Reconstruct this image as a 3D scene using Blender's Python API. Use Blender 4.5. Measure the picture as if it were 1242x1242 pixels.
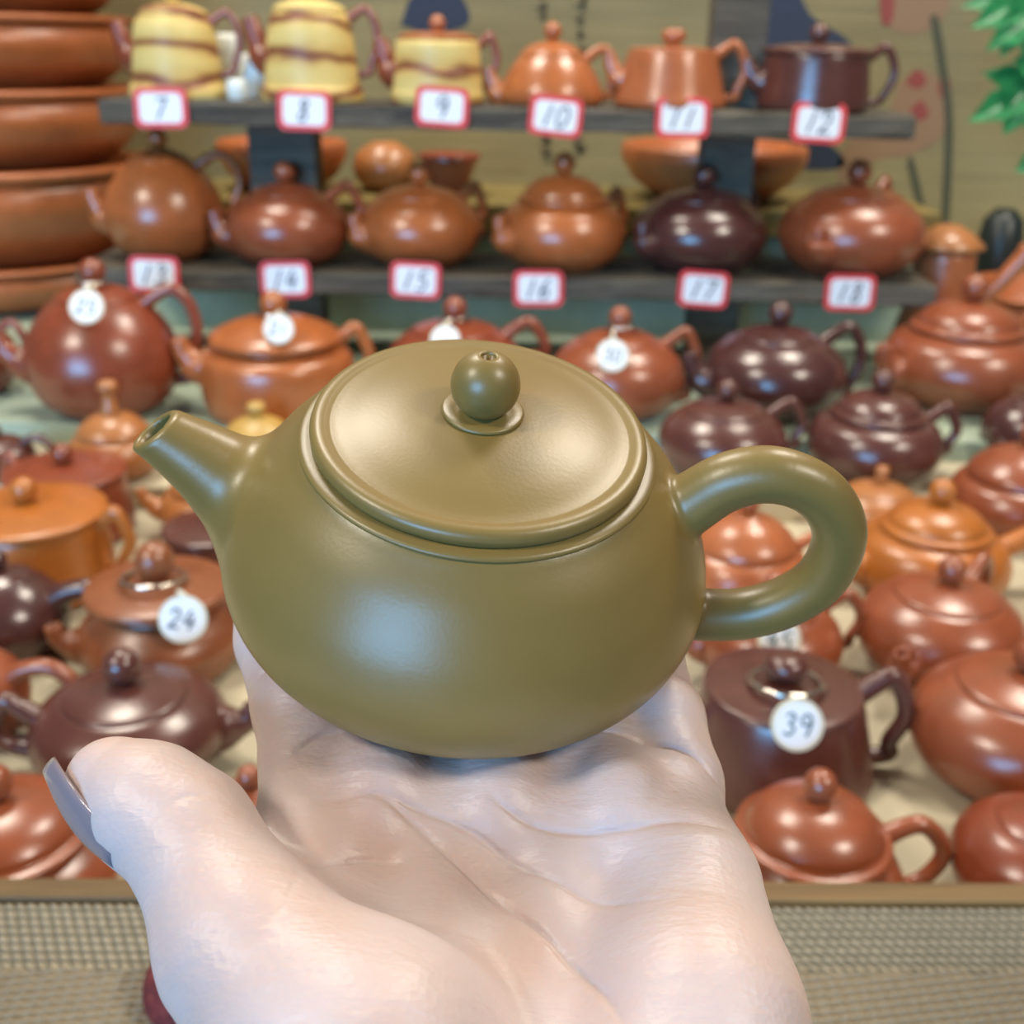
import bpy, bmesh, math, random
import numpy as np
from mathutils import Vector, Matrix

for o in list(bpy.data.objects):
    bpy.data.objects.remove(o)
COL = bpy.context.scene.collection
SC = bpy.context.scene
CM = 0.01                                   # everything below is written in centimetres

# ------------------------------------------------------------------ camera
F = 1350.0                                  # focal length in pixels of a 1242 px frame
PITCH, ROLL, CAMH = math.radians(23), math.radians(1.2), 39.0
_R0 = np.array([1., 0, 0]); _U0 = np.array([0, math.sin(PITCH), math.cos(PITCH)])
FWD = np.array([0, math.cos(PITCH), -math.sin(PITCH)])
RGT = math.cos(ROLL) * _R0 + math.sin(ROLL) * _U0
UPV = -math.sin(ROLL) * _R0 + math.cos(ROLL) * _U0
CAM = np.array([0, 0, CAMH])
cd = bpy.data.cameras.new('camera'); cam = bpy.data.objects.new('camera', cd); COL.objects.link(cam)
cd.sensor_width = 36; cd.lens = 36 * F / 1242; cd.clip_start = 0.01; cd.clip_end = 50
cam.matrix_world = Matrix([[RGT[i], UPV[i], -FWD[i], CAM[i] * CM] for i in range(3)] + [[0, 0, 0, 1]])
cd.dof.use_dof = True; cd.dof.focus_distance = 0.178; cd.dof.aperture_fstop = 22
SC.camera = cam
# ------------------------------------------------------------------ world and light
w = bpy.data.worlds.new('world'); SC.world = w; w.use_nodes = True
w.node_tree.nodes['Background'].inputs[0].default_value = (0.80, 0.80, 0.82, 1)
w.node_tree.nodes['Background'].inputs[1].default_value = 0.12
SC.view_settings.view_transform = 'Standard'; SC.view_settings.look = 'None'
SC.view_settings.gamma = 1; SC.view_settings.exposure = -0.3; SC.view_settings.use_curve_mapping = False


def area(name, loc, aim, sx, sy, power, col):
    l = bpy.data.lights.new(name, 'AREA'); l.shape = 'RECTANGLE'
    l.size = sx * CM; l.size_y = sy * CM; l.energy = power; l.color = col
    o = bpy.data.objects.new(name, l); COL.objects.link(o)
    o.location = Vector(loc) * CM
    o.rotation_euler = (Vector(aim) - Vector(loc)).to_track_quat('-Z', 'Y').to_euler()
    return o


WARM = (1, 0.90, 0.76)
for nm_, x_, y_, z_, pw, sz in (('over_display_left', -60, 122, 190, 28, 46), ('over_display_right', 76, 122, 190, 28, 46),
                                ('behind_left', -150, -60, 195, 40, 42), ('behind_right', 165, -60, 195, 40, 42)):
    area('ceiling_lamp_%s_offscreen' % nm_, (x_, y_, z_), (x_ * .3, 70, 0), sz, sz, pw, WARM)
area('window_behind_offscreen', (-147, -274, 68), (0, 60, 15), 176, 125, 150, (0.2, 0.55, 1.0))


# ------------------------------------------------------------------ pixel helpers
def ray(px, py):
    return (px - 621) / F * RGT + (621 - py) / F * UPV + FWD


def at(px, py, d): return CAM + ray(px, py) * d


def atY(px, py, Y):
    r = ray(px, py); return CAM + r * (Y / r[1])


def atZ(px, py, Z):
    r = ray(px, py); return CAM + r * ((Z - CAMH) / r[2])


# ------------------------------------------------------------------ materials
def lin(c):
    return tuple(((v / 255) / 12.92 if v / 255 <= .04045 else ((v / 255 + .055) / 1.055) ** 2.4) for v in c)


class NT:
    def __init__(s, name):
        s.m = bpy.data.materials.new(name); s.m.use_nodes = True; s.t = s.m.node_tree
        s.b = s.t.nodes['Principled BSDF']

    def n(s, typ, **kw):
        x = s.t.nodes.new(typ)
        for k, v in kw.items():
            if k.startswith('i_'):
                x.inputs[int(k[2:]) if k[2:].isdigit() else k[2:].replace('_', ' ')].default_value = v
            else:
                setattr(x, k, v)
        return x

    def l(s, a, b): s.t.links.new(a, b)

    def ramp(s, fac, stops):
        r = s.n('ShaderNodeValToRGB'); e = r.color_ramp.elements
        while len(e) < len(stops): e.new(.5)
        for x, (p, c) in zip(e, stops): x.position = p; x.color = (*c[:3], 1)
        s.l(fac, r.inputs[0]); return r.outputs[0]

    def noise(s, scale, detail=3, rough=.5, vec=None, dist=0):
        x = s.n('ShaderNodeTexNoise'); x.inputs['Scale'].default_value = scale
        x.inputs['Detail'].default_value = detail; x.inputs['Roughness'].default_value = rough
        x.inputs['Distortion'].default_value = dist
        if vec is None: vec = s.obj()
        s.l(vec, x.inputs['Vector']); return x.outputs[0]

    def obj(s):
        return s.n('ShaderNodeTexCoord').outputs['Object']

    def map(s, vec, scale=(1, 1, 1), rot=(0, 0, 0)):
        x = s.n('ShaderNodeMapping'); x.inputs['Scale'].default_value = scale; x.inputs['Rotation'].default_value = rot
        s.l(vec, x.inputs[0]); return x.outputs[0]

    def math(s, op, a, b=None):
        x = s.n('ShaderNodeMath', operation=op)
        for i, v in enumerate((a, b)):
            if v is None: continue
            if isinstance(v, (int, float)): x.inputs[i].default_value = v
            else: s.l(v, x.inputs[i])
        return x.outputs[0]

    def bump(s, h, strength=.3, dist=.001):
        x = s.n('ShaderNodeBump'); x.inputs['Strength'].default_value = strength
        x.inputs['Distance'].default_value = dist
        s.l(h, x.inputs['Height']); s.l(x.outputs[0], s.b.inputs['Normal'])

    def set(s, **kw):
        for k, v in kw.items(): s.b.inputs[k.replace('_', ' ')].default_value = v


def plain(name, c, rough=.5, metal=0, **kw):
    t = NT(name); t.set(Base_Color=(*lin(c), 1), Roughness=rough, Metallic=metal, **kw); return t.m


def clay(name, c, rough=.28, var=.12, grain=.12, spec=.85, alb=.84):
    t = NT(name); a = np.array(lin(c)) * alb
    col = t.ramp(t.noise(55, 4), [(.3, a * (1 - var)), (.7, np.minimum(a * (1 + var), 1))])
    t.l(col, t.b.inputs['Base Color'])
    t.set(Roughness=rough); t.b.inputs['Specular IOR Level'].default_value = spec
    t.bump(t.noise(1400, 2), grain, .0004)
    return t.m


M = dict(
    red=clay('red_clay', (156, 82, 50)), rust=clay('rust_clay', (146, 70, 44)), orange=clay('orange_clay', (184, 104, 54)),
    ochre=clay('ochre_clay', (192, 112, 42), .32), tan=clay('tan_clay', (188, 120, 66), .32),
    brown=clay('brown_clay', (150, 86, 50), .32), purple=clay('purple_clay', (84, 48, 44), .24),
    plum=clay('plum_clay', (98, 56, 48), .26), yellow=clay('yellow_clay', (205, 165, 82), .4),
    basin=clay('basin_clay', (188, 104, 54), .36), peach=clay('peach_clay', (186, 106, 62)))
M['olive'] = clay('olive_clay', (150, 124, 66), .37, .04, .05, .65, .72)

M['steel'] = plain('polished_steel', (215, 210, 200), .18, 1.0)
M['tagwhite'] = plain('white_tag_paper', (240, 244, 248), .45)
M['tagrim'] = plain('cream_plastic_tag_rim', (226, 220, 196), .35)
M['tagred'] = plain('red_printed_border', (226, 72, 74), .5)
M['ink'] = plain('dark_blue_ink', (38, 52, 74), .6)
M['tealink'] = plain('teal_ink', (40, 84, 92), .6)
M['porcelain'] = plain('white_porcelain', (226, 234, 230), .25)
M['cream'] = plain('cream_table_cloth', (196, 188, 162), .8)
M['sage'] = clay('pale_sage_cloth', (166, 182, 162), .85, .06, .3, .2, 1.0)
M['wallp'] = plain('pale_wall_paint', (150, 146, 128), .9)


def mat_wood(name, c1, c2, scale=(3, 60, 60), rough=.65, bumpk=.5):
    t = NT(name); v = t.map(t.obj(), scale)
    n1 = t.noise(1.0, 6, .65, v, .6)
    t.l(t.ramp(n1, [(.3, lin(c1)), (.68, lin(c2))]), t.b.inputs['Base Color'])
    t.set(Roughness=rough); t.bump(n1, bumpk, .003); return t.m


M['oldwood'] = mat_wood('weathered_grey_wood', (44, 40, 34), (112, 104, 88), (5, 90, 70), .7, .9)
M['rimwood'] = mat_wood('olive_brown_wood', (84, 64, 34), (128, 100, 58), (6, 120, 120), .5, .15)
M['bamboo'] = mat_wood('yellow_bamboo_board', (120, 104, 54), (146, 128, 72), (4, 80, 80), .6, .15)

# ------------------------------------------------------------------ mesh helpers (centimetres in, metres out)
def obj(name, verts, faces, mat, parent=None, loc=None, rotz=0, smooth=True, normals=None):
    me = bpy.data.meshes.new(name)
    v = np.asarray(verts, float) * CM
    me.from_pydata(v.tolist(), [], faces.tolist() if isinstance(faces, np.ndarray) else [tuple(int(i) for i in f) for f in faces]); me.update()
    if smooth:
        me.polygons.foreach_set('use_smooth', [True] * len(me.polygons))
    if normals is not None:
        me.normals_split_custom_set_from_vertices([tuple(n) for n in normals])
    if mat is not None: me.materials.append(mat)
    o = bpy.data.objects.new(name, me); COL.objects.link(o)
    if parent is not None: o.parent = parent
    if loc is not None: o.location = Vector(loc) * CM
    o.rotation_euler = (0, 0, rotz)
    return o


def empty(name, loc=(0, 0, 0), rotz=0):
    o = bpy.data.objects.new(name, None); COL.objects.link(o); o.empty_display_size = .02
    o.location = Vector(loc) * CM; o.rotation_euler = (0, 0, rotz); return o


def tag(o, label, cat, group=None, kind=None):
    o['label'] = label; o['category'] = cat
    if group: o['group'] = group
    if kind: o['kind'] = kind
    return o


def struct(o):
    o['kind'] = 'structure'; return o


def cat(P, n=6):
    P = np.array(P, float); P = np.vstack([2 * P[0] - P[1], P, 2 * P[-1] - P[-2]]); o = []
    for i in range(1, len(P) - 2):
        a, b, c, d = P[i - 1:i + 3]
        for t in np.linspace(0, 1, n, endpoint=False):
            o.append(.5 * (2 * b + (c - a) * t + (2 * a - 5 * b + 4 * c - d) * t * t + (3 * b - a - 3 * c + d) * t ** 3))
    o.append(P[-2]); return np.array(o)


def lathe(prof, seg=44):
    prof = [(max(r, 0), z) for r, z in prof]; V = []; Fc = []
    for r, z in prof:
        for k in range(seg):
            a = 2 * math.pi * k / seg; V.append((r * math.cos(a), r * math.sin(a), z))
    for i in range(len(prof) - 1):
        for k in range(seg):
            k2 = (k + 1) % seg
            Fc.append((i * seg + k, i * seg + k2, (i + 1) * seg + k2, (i + 1) * seg + k))
    n = len(prof)
    if prof[0][0] > 1e-6: Fc.append(tuple(range(seg))[::-1])
    if prof[-1][0] > 1e-6: Fc.append(tuple((n - 1) * seg + k for k in range(seg)))
    return clean(V, Fc)


def clean(V, Fc):
    bm = bmesh.new(); vs = [bm.verts.new(v) for v in V]
    for f in Fc:
        try: bm.faces.new([vs[i] for i in f])
        except ValueError: pass
    bmesh.ops.remove_doubles(bm, verts=bm.verts, dist=1e-4)
    bmesh.ops.recalc_face_normals(bm, faces=bm.faces)
    bm.verts.index_update()
    V2 = [tuple(v.co) for v in bm.verts]; F2 = [[v.index for v in f.verts] for f in bm.faces]; bm.free()
    return V2, F2


def tube(path, rad, seg=14, flat=1.0, closed=False, caps=True):
    """circular sweep along a 3-D path; rad: number or list; flat squeezes the side axis"""
    P = np.array(path, float); n = len(P)
    rad = np.full(n, rad) if np.isscalar(rad) else np.array(rad, float)
    T = np.gradient(P, axis=0)
    if closed: T = np.roll(P, -1, 0) - np.roll(P, 1, 0)
    T /= np.linalg.norm(T, axis=1)[:, None] + 1e-12
    up = np.array([0, 1., 0]) if abs(T[0] @ np.array([0, 1., 0])) < .9 else np.array([1., 0, 0])
    N = up - T[0] * (up @ T[0]); N /= np.linalg.norm(N); V = []; Fc = []
    for i in range(n):
        N = N - T[i] * (N @ T[i]); N /= np.linalg.norm(N); B = np.cross(T[i], N)
        for k in range(seg):
            a = 2 * math.pi * k / seg
            V.append(P[i] + rad[i] * (flat * math.cos(a) * N + math.sin(a) * B))
    m = n if closed else n - 1
    for i in range(m):
        for k in range(seg):
            j = (i + 1) % n; k2 = (k + 1) % seg
            Fc.append((i * seg + k, i * seg + k2, j * seg + k2, j * seg + k))
    if caps and not closed:
        Fc.append(tuple(range(seg))[::-1]); Fc.append(tuple((n - 1) * seg + k for k in range(seg)))
    return V, Fc


def box(x0, x1, y0, y1, z0, z1):
    V = [(x, y, z) for x in (x0, x1) for y in (y0, y1) for z in (z0, z1)]
    return V, [(0, 1, 3, 2), (4, 6, 7, 5), (0, 4, 5, 1), (2, 3, 7, 6), (0, 2, 6, 4), (1, 5, 7, 3)]


def merge(*parts):
    V = []; Fc = []
    for v, f in parts:
        b = len(V); V += [tuple(p) for p in v]; Fc += [tuple(i + b for i in q) for q in f]
    return V, Fc


def bevelled(name, bx, mat, parent=None, loc=None, rotz=0, bev=.1, cuts=0, rough=0, seed=0):
    """box with bevelled edges, optionally rough-hewn"""
    bm = bmesh.new(); V, Fc = bx
    vs = [bm.verts.new(v) for v in V]
    for f in Fc: bm.faces.new([vs[i] for i in f])
    bmesh.ops.recalc_face_normals(bm, faces=bm.faces)
    if bev: bmesh.ops.bevel(bm, geom=list(bm.edges), offset=bev, segments=2, affect='EDGES', profile=.6)
    if cuts:
        L = max(Vector(V[-1]) - Vector(V[0]))
        for i in range(1, cuts):
            x = V[0][0] + (V[-1][0] - V[0][0]) * i / cuts
            bmesh.ops.bisect_plane(bm, geom=bm.verts[:] + bm.edges[:] + bm.faces[:], plane_co=(x, 0, 0), plane_no=(1, 0, 0))
        rng = random.Random(seed)
        for v in bm.verts:
            v.co += Vector((rng.uniform(-1, 1) * .3, rng.uniform(-1, 1), rng.uniform(-1, 1))) * rough
    bm.verts.index_update()
    V2 = [tuple(v.co) for v in bm.verts]; F2 = [[v.index for v in f.verts] for f in bm.faces]; bm.free()
    o = obj(name, V2, F2, mat, parent, loc, rotz, smooth=False); return o


# ------------------------------------------------------------------ the setting
Z1, Z2 = 2.0, 4.0                           # two low steps behind the display floor
YS1, YS2 = 91.0, 102.0
RIMY = 37.4; RIMZ = atY(621, 1079, RIMY)[2]
struct(bevelled('display_floor', box(-75, 75, RIMY + .3, YS1 + 1, -3, 0), M['cream'], bev=.05))
struct(bevelled('display_step', box(-90, 90, YS1, YS2 + 1, -3, Z1), M['cream'], bev=.1))
struct(bevelled('display_step', box(-110, 110, YS2, 194, -3, Z2), M['sage'], bev=.2))
struct(bevelled('wall_back', box(-170, 170, 193, 197, -3, 160), M['wallp'], bev=0))
struct(bevelled('counter', box(-75, 75, 6, RIMY - .62, -3, RIMZ - .5), M['rimwood'], bev=.1))

rim = bevelled('tray_rim', box(-70, 70, -.6, .6, -RIMZ + .55, .55), M['rimwood'], bev=.12)
rim.location = Vector((0, RIMY, RIMZ - .55)) * CM; rim.rotation_euler = (0, 0, math.radians(1.3))
tag(rim, 'olive brown wooden front rim of the display tray', 'tray rim')


# woven runner: a procedural weave with real relief on a real sheet
def yarn(name, c):
    t = NT(name); a_ = np.array(lin(c)); v = t.noise(300, 3)
    t.l(t.ramp(v, [(.3, a_ * .9), (.7, a_ * 1.1)]), t.b.inputs['Base Color']); t.set(Roughness=.75)
    t.bump(t.noise(2500, 2), .3, .0004); return t.m


YP = [yarn('grey_green_warp_yarn', (100, 97, 84)), yarn('beige_weft_yarn', (160, 151, 130)), yarn('straw_twill_yarn', (138, 127, 106))]
run = bevelled('woven_runner', box(-68, 68, -27, -.61, 0, .1), YP[2], bev=.04)
run.location = Vector((0, RIMY, RIMZ - .5)) * CM; run.rotation_euler = (0, 0, math.radians(1.3))
tag(run, 'grey beige woven grass table runner in front of the wooden rim', 'table runner')
_K = 2 * math.pi / .46; _sx = .06; _wx = np.arange(-31, 31, _sx); _wy = np.arange(-9.5, -.62, .055)
_X, _Y = np.meshgrid(_wx, _wy, indexing='ij')
_bead = (np.sin(_K * _X + .5 * _K * _Y) + 1) * (np.sin(_K * _Y) + 1) * .25
_tw = .5 + .38 * np.sin(1.15 * _K * _Y - .16 * _K * _X) + .12 * np.sin(.8 * _K * _X)
_band = (_Y + .06 * np.sin(.2 * _K * _X)) > -4.25
_H = np.where(_band, .1 + .17 * np.sqrt(_bead), .1 + .27 * _tw)
_n = np.arange(_X.size).reshape(_X.shape)
_Q = np.stack([_n[:-1, :-1], _n[1:, :-1], _n[1:, 1:], _n[:-1, 1:]], -1).reshape(-1, 4)
wv_ = obj('weave_relief', np.stack([_X, _Y, _H], -1).reshape(-1, 3), _Q, YP[0], run); wv_['kind'] = 'stuff'
wv_.data.materials.append(YP[1]); wv_.data.materials.append(YP[2])
_mi = np.where(_band, np.where(_bead > .2, 1, 0), 2)[:-1, :-1].reshape(-1)
wv_.data.polygons.foreach_set('material_index', _mi.astype(np.int32))

# ------------------------------------------------------------------ main teapot frame (shared with the hand)
def frame(tau, lam):
    t, l = math.radians(tau), math.radians(lam)
    ez = np.array([math.sin(l) * math.cos(t), math.cos(l) * math.cos(t), -math.sin(t)])
    ey = np.array([math.sin(l) * math.sin(t), math.cos(l) * math.sin(t), math.cos(t)])
    ex = np.array([math.cos(l), -math.sin(l), 0])
    w = lambda v: v[0] * RGT + v[1] * UPV + v[2] * FWD
    return w(ex), w(ey), w(ez)


DP = 19.0; HB = 4.1
RIMC = at(582, 529, DP)
PX, PY, PZ = frame(39, 8)
BASE = RIMC - HB * PZ
HX, HY, HZ = frame(39, 4)


def mat4(X, Y, Z, O): return Matrix([[X[i], Y[i], Z[i], O[i] * CM] for i in range(3)] + [[0, 0, 0, 1]])


# ------------------------------------------------------------------ implicit surfaces
def subdivide(P, Q):
    E = np.sort(np.stack([Q, np.roll(Q, -1, 1)], -1).reshape(-1, 2), 1)
    key = E[:, 0].astype(np.int64) * len(P) + E[:, 1]; u, inv = np.unique(key, return_inverse=True)
    ea, eb = u // len(P), u % len(P); n = len(P); m = inv.reshape(-1, 4) + n; c = np.arange(len(Q)) + n + len(u)
    P2 = np.vstack([P, (P[ea] + P[eb]) / 2, P[Q].mean(1)])
    Q2 = np.stack([Q, m, np.repeat(c[:, None], 4, 1), np.roll(m, 1, 1)], -1).reshape(-1, 4)
    return P2, Q2


def surf(fn, lo, hi, h, newton=3, sub=0, detail=None):
    """surface nets on a narrow band, then every vertex is pulled onto the exact surface"""
    lo = np.array(lo, float); n = np.ceil((np.array(hi) - lo) / h).astype(int) + 1
    B = 4; nb = -(-n // B); n = nb * B                      # blocks of B^3 samples: only those near the surface are evaluated
    ax = [lo[i] + h * np.arange(n[i]) for i in range(3)]
    cx = [lo[i] + h * (B * np.arange(nb[i]) + (B - 1) / 2) for i in range(3)]
    C = np.stack(np.meshgrid(*cx, indexing='ij'), -1).reshape(-1, 3)
    cv = fn(C); near = np.abs(cv) < h * B * 1.6
    off = np.stack(np.meshgrid(*[np.arange(B)] * 3, indexing='ij'), -1).reshape(-1, 3) * h - h * (B - 1) / 2
    blk = np.repeat(cv[:, None], B ** 3, 1)
    act_ = np.flatnonzero(near)
    for i0 in range(0, len(act_), 4000):
        q = act_[i0:i0 + 4000]; blk[q] = fn((C[q][:, None] + off).reshape(-1, 3)).reshape(len(q), -1)
    val = blk.reshape(*nb, B, B, B).transpose(0, 3, 1, 4, 2, 5).reshape(n)
    ins = val < 0
    c = np.zeros(n - 1, int)
    for dx in (0, 1):
        for dy in (0, 1):
            for dz in (0, 1):
                c += ins[dx:n[0] - 1 + dx, dy:n[1] - 1 + dy, dz:n[2] - 1 + dz]
    act = (c > 0) & (c < 8); idx = -np.ones(n - 1, int); cells = np.argwhere(act)
    idx[act] = np.arange(len(cells))
    acc = np.zeros((len(cells), 3)); cnt = np.zeros(len(cells))
    for d in range(3):
        for u in (0, 1):
            for v in (0, 1):
                o = np.zeros(3, int); o[(d + 1) % 3] = u; o[(d + 2) % 3] = v; e = np.zeros(3, int); e[d] = 1
                p, q = cells + o, cells + o + e
                a, b = val[tuple(p.T)], val[tuple(q.T)]
                m = (a < 0) != (b < 0); t = np.where(m, a / np.where(m, a - b, 1), 0)
                acc += np.where(m[:, None], p + t[:, None] * e, 0); cnt += m
    P = lo + h * acc / cnt[:, None]
    quads = []
    for d in range(3):
        s0 = [slice(None)] * 3; s1 = [slice(None)] * 3; s0[d] = slice(0, -1); s1[d] = slice(1, None)
        A, B_ = ins[tuple(s0)], ins[tuple(s1)]; u, v = (d + 1) % 3, (d + 2) % 3
        for flip, mask in ((0, A & ~B_), (1, ~A & B_)):
            e = np.argwhere(mask); e = e[(e[:, u] > 0) & (e[:, v] > 0) & (e[:, u] < n[u] - 1) & (e[:, v] < n[v] - 1)]
            du = np.zeros(3, int); du[u] = 1; dv = np.zeros(3, int); dv[v] = 1
            q = np.stack([idx[tuple((e - du - dv).T)], idx[tuple((e - dv).T)], idx[tuple(e.T)], idx[tuple((e - du).T)]], 1)
            quads.append(q[:, ::-1] if flip else q)
    Q = np.vstack(quads); Q = Q[(Q >= 0).all(1)]

    def settle(fn, P, it, h):
        def grad(P):
            g = np.empty_like(P)
            for i in range(3):
                e = np.zeros(3); e[i] = h * .12; g[:, i] = (fn(P + e) - fn(P - e)) / (.24 * h)
            return g
        for _ in range(it):
            g = grad(P); st = fn(P)[:, None] * g / np.maximum((g * g).sum(1), .25)[:, None]
            P = P - np.clip(st, -.5 * h, .5 * h)
        g = grad(P); return P, g / (np.linalg.norm(g, axis=1)[:, None] + 1e-9)
    P, g = settle(fn, P, newton, h)
    for _ in range(sub): P, Q = subdivide(P, Q)
    if sub: P, g = settle(detail or fn, P, 1, h / 2 ** sub)
    return P, Q, g


def smin(a, b, k):
    hh = np.maximum(k - np.abs(a - b), 0) / k
    return np.minimum(a, b) - hh * hh * k * .25


def rcone(P, a, b, ra, rb):
    a = np.asarray(a, float); b = np.asarray(b, float); ba = b - a; L2 = ba @ ba
    t = np.clip((P - a) @ ba / L2, 0, 1); q = P - a - t[:, None] * ba
    return np.sqrt((q * q).sum(1)) - (ra + (rb - ra) * t)


def chain(P, pts, rad, k=.25):
    d = None
    for i in range(len(pts) - 1):
        e = rcone(P, pts[i], pts[i + 1], rad[i], rad[i + 1])
        d = e if d is None else smin(d, e, k)
    return d


def lathe_sdf(prof):
    """signed distance to a closed profile (outer outline, base to rim, closed over the axis), looked up on a 2-D grid"""
    pr = np.array(prof); h = .025; R = np.arange(0, 7, h); Z = np.arange(-1.5, 7, h)
    g = np.stack(np.meshgrid(R, Z, indexing='ij'), -1).reshape(-1, 2); D = np.full(len(g), 1e9)
    for a, b in zip(pr[:-1], pr[1:]):
        ba = b - a; t = np.clip((g - a) @ ba / max(ba @ ba, 1e-9), 0, 1); q = g - a - t[:, None] * ba
        D = np.minimum(D, np.hypot(q[:, 0], q[:, 1]))
    poly = np.vstack([[(-1, pr[0, 1])], pr, [(-1, pr[-1, 1])]]); ins = np.zeros(len(g), bool)
    for (x0, y0), (x1, y1) in zip(poly, np.roll(poly, -1, 0)):
        m = (y0 > g[:, 1]) != (y1 > g[:, 1])
        ins ^= m & (g[:, 0] < (x1 - x0) * (g[:, 1] - y0) / (y1 - y0 + 1e-12) + x0)
    D = np.where(ins, -D, D).reshape(len(R), len(Z))

    def fn(P):
        r = np.hypot(P[:, 0], P[:, 1]); i = np.clip(r / h, 0, len(R) - 1.001); j = np.clip((P[:, 2] + 1.5) / h, 0, len(Z) - 1.001)
        i0 = i.astype(int); j0 = j.astype(int); u = i - i0; v = j - j0
        return D[i0, j0] * (1 - u) * (1 - v) + D[i0 + 1, j0] * u * (1 - v) + D[i0, j0 + 1] * (1 - u) * v + D[i0 + 1, j0 + 1] * u * v
    return fn


# ------------------------------------------------------------------ main teapot: body, spout and handle flow into one another
BODYP = [(2.3, .0), (2.5, .0), (3.2, .07), (3.85, .38), (4.3, .9), (4.43, 1.6), (4.18, 2.45), (3.65, 3.3), (3.16, 3.83), (3.02, 3.96)]
bodyp = [(0, 0.1), (2.2, .1)] + [tuple(p) for p in cat(BODYP, 10)] + [(2.9, 4.0), (0, 4.0)]
body_sdf = lathe_sdf(bodyp)
SPC = cat([(-2.9, 0, .95), (-3.4, 0, 1.42), (-4.03, 0, 2.05), (-4.43, 0, 2.4), (-4.85, 0, 2.72), (-5.26, 0, 2.98), (-5.7, 0, 3.24), (-6.2, 0, 3.5)], 3)
SPR = np.interp(np.linspace(0, 1, len(SPC)), np.linspace(0, 1, 8), [1.3, 1.12, .88, .73, .6, .49, .405, .37])
HAN = cat([(3.3, 0, 2.7), (3.8, 0, 3.3), (4.35, 0, 3.9), (5.1, 0, 4.16), (5.95, 0, 3.88), (6.5, 0, 3.1), (6.5, 0, 2.1), (6.08, 0, 1.4), (5.4, 0, .92), (4.6, 0, .72), (3.9, 0, .72)], 6)
HAR = np.interp(np.linspace(0, 1, len(HAN)), [0, .15, .35, .6, 1], [.55, .48, .44, .44, .46])
tipn = np.array([-.66, 0, .75]); tipp = np.array([-5.72, 0, 3.27])


def where(P, m, f, far=3.0):
    d = np.full(len(P), far)
    if m.any(): d[m] = f(P[m])
    return d


spout_raw = lambda P: where(P, P[:, 0] < -1.5, lambda q: chain(q, SPC, SPR, .2))
handle_raw = lambda P: where(P, P[:, 0] > 2.2, lambda q: chain(q, HAN, HAR, .1))
bore = lambda P: where(P, P[:, 0] < -3.6, lambda q: chain(q, SPC[11:], SPR[11:] - .1, .1))
smax = lambda a, b, k: -smin(-a, -b, k)


def pot_sdf(P):
    sp = smax(spout_raw(P), (P - tipp) @ tipn, .1)
    d = smin(body_sdf(P), sp, .5)
    d = smin(d, handle_raw(P), .2)
    d = smin(d, where(P, P[:, 0] > 2.2, lambda q: rcone(q, (3.3, 0, 3.5), (3.8, 0, 3.5), .09, .14)), .08)     # small nub over the handle root
    return smax(d, -bore(P), .07)


POT = empty('teapot'); POT.matrix_world = mat4(PX, PY, PZ, BASE)
tag(POT, 'glossy olive green clay teapot resting on the open palm', 'teapot')
Pm, Qm, Nm = surf(pot_sdf, (-5.3, -4.7, -.25), (7.2, 4.7, 4.9), .14, 3, 1)
bd, sd, hd = body_sdf(Pm), spout_raw(Pm), handle_raw(Pm)
which = np.where((sd < bd - .02) & (Pm[:, 0] < 0), 1, np.where((hd < bd - .02) & (Pm[:, 0] > 0), 2, 0))
fw = which[Qm]
owner = np.where((fw == 1).sum(1) >= 2, 1, np.where((fw == 2).sum(1) >= 2, 2, 0))
for i, nm in ((0, 'body'), (2, 'handle')):
    q = Qm[owner == i]; u, inv = np.unique(q, return_inverse=True)
    obj(nm, Pm[u], inv.reshape(q.shape), M['olive'], POT, normals=Nm[u])
Ps, Qs, Ns = surf(pot_sdf, (-6.6, -1.9, 0.2), (-2.4, 1.9, 4.1), .06, 4)       # the spout, meshed finer for its thin lip
keep = (spout_raw(Ps) < body_sdf(Ps) + .2) & (Ps[:, 2] < 4.0)
q = Qs[keep[Qs].all(1)]; u, inv = np.unique(q, return_inverse=True); fi = inv.reshape(q.shape)
o = obj('spout', Ps[u], fi, M['olive'], POT, normals=Ns[u])
obj('mouth_ring', *lathe([(2.7, 3.93), (3.03, 3.93), (3.065, 3.96), (3.06, 4.0), (3.0, 4.03), (2.92, 4.045), (2.7, 4.045)], 128), M['olive'], POT)
LIDP = [(2.5, 4.03), (2.78, 4.03), (2.86, 4.08), (2.87, 4.2), (2.84, 4.30), (2.72, 4.34), (2.62, 4.33)]
LIDP += [tuple(p) for p in cat([(2.55, 4.31), (2.35, 4.34), (1.9, 4.45), (1.4, 4.54), (.9, 4.59), (.62, 4.6)], 6)]
LIDP += [(.3, 4.61), (0, 4.61)]
lid = obj('lid', *lathe(LIDP, 96), M['olive'], POT)
kr = .58; kc = 5.14
kp = [(.28, 4.58)] + [(kr * math.cos(a), kc + kr * math.sin(a)) for a in np.linspace(-1.1, 1.33, 26)]
kp += [(.12, kc + kr - .05), (.115, kc + kr - .95), (0, kc + kr - .95)]
kn = obj('knob', *lathe(kp, 64), M['olive'], lid)
obj('steam_hole', *lathe([(.0, kc + kr - .94), (.113, kc + kr - .94), (.118, kc + kr - .07), (.105, kc + kr - .07), (.1, kc + kr - .92), (0, kc + kr - .92)], 24), M['olive'], lid)
obj('collar', *lathe([(.6, 4.57), (.68, 4.6), (.7, 4.64), (.66, 4.675), (.5, 4.66), (.4, 4.67), (.2, 4.7)], 64), M['olive'], lid)

# ------------------------------------------------------------------ the hand
_hB = BASE


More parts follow.
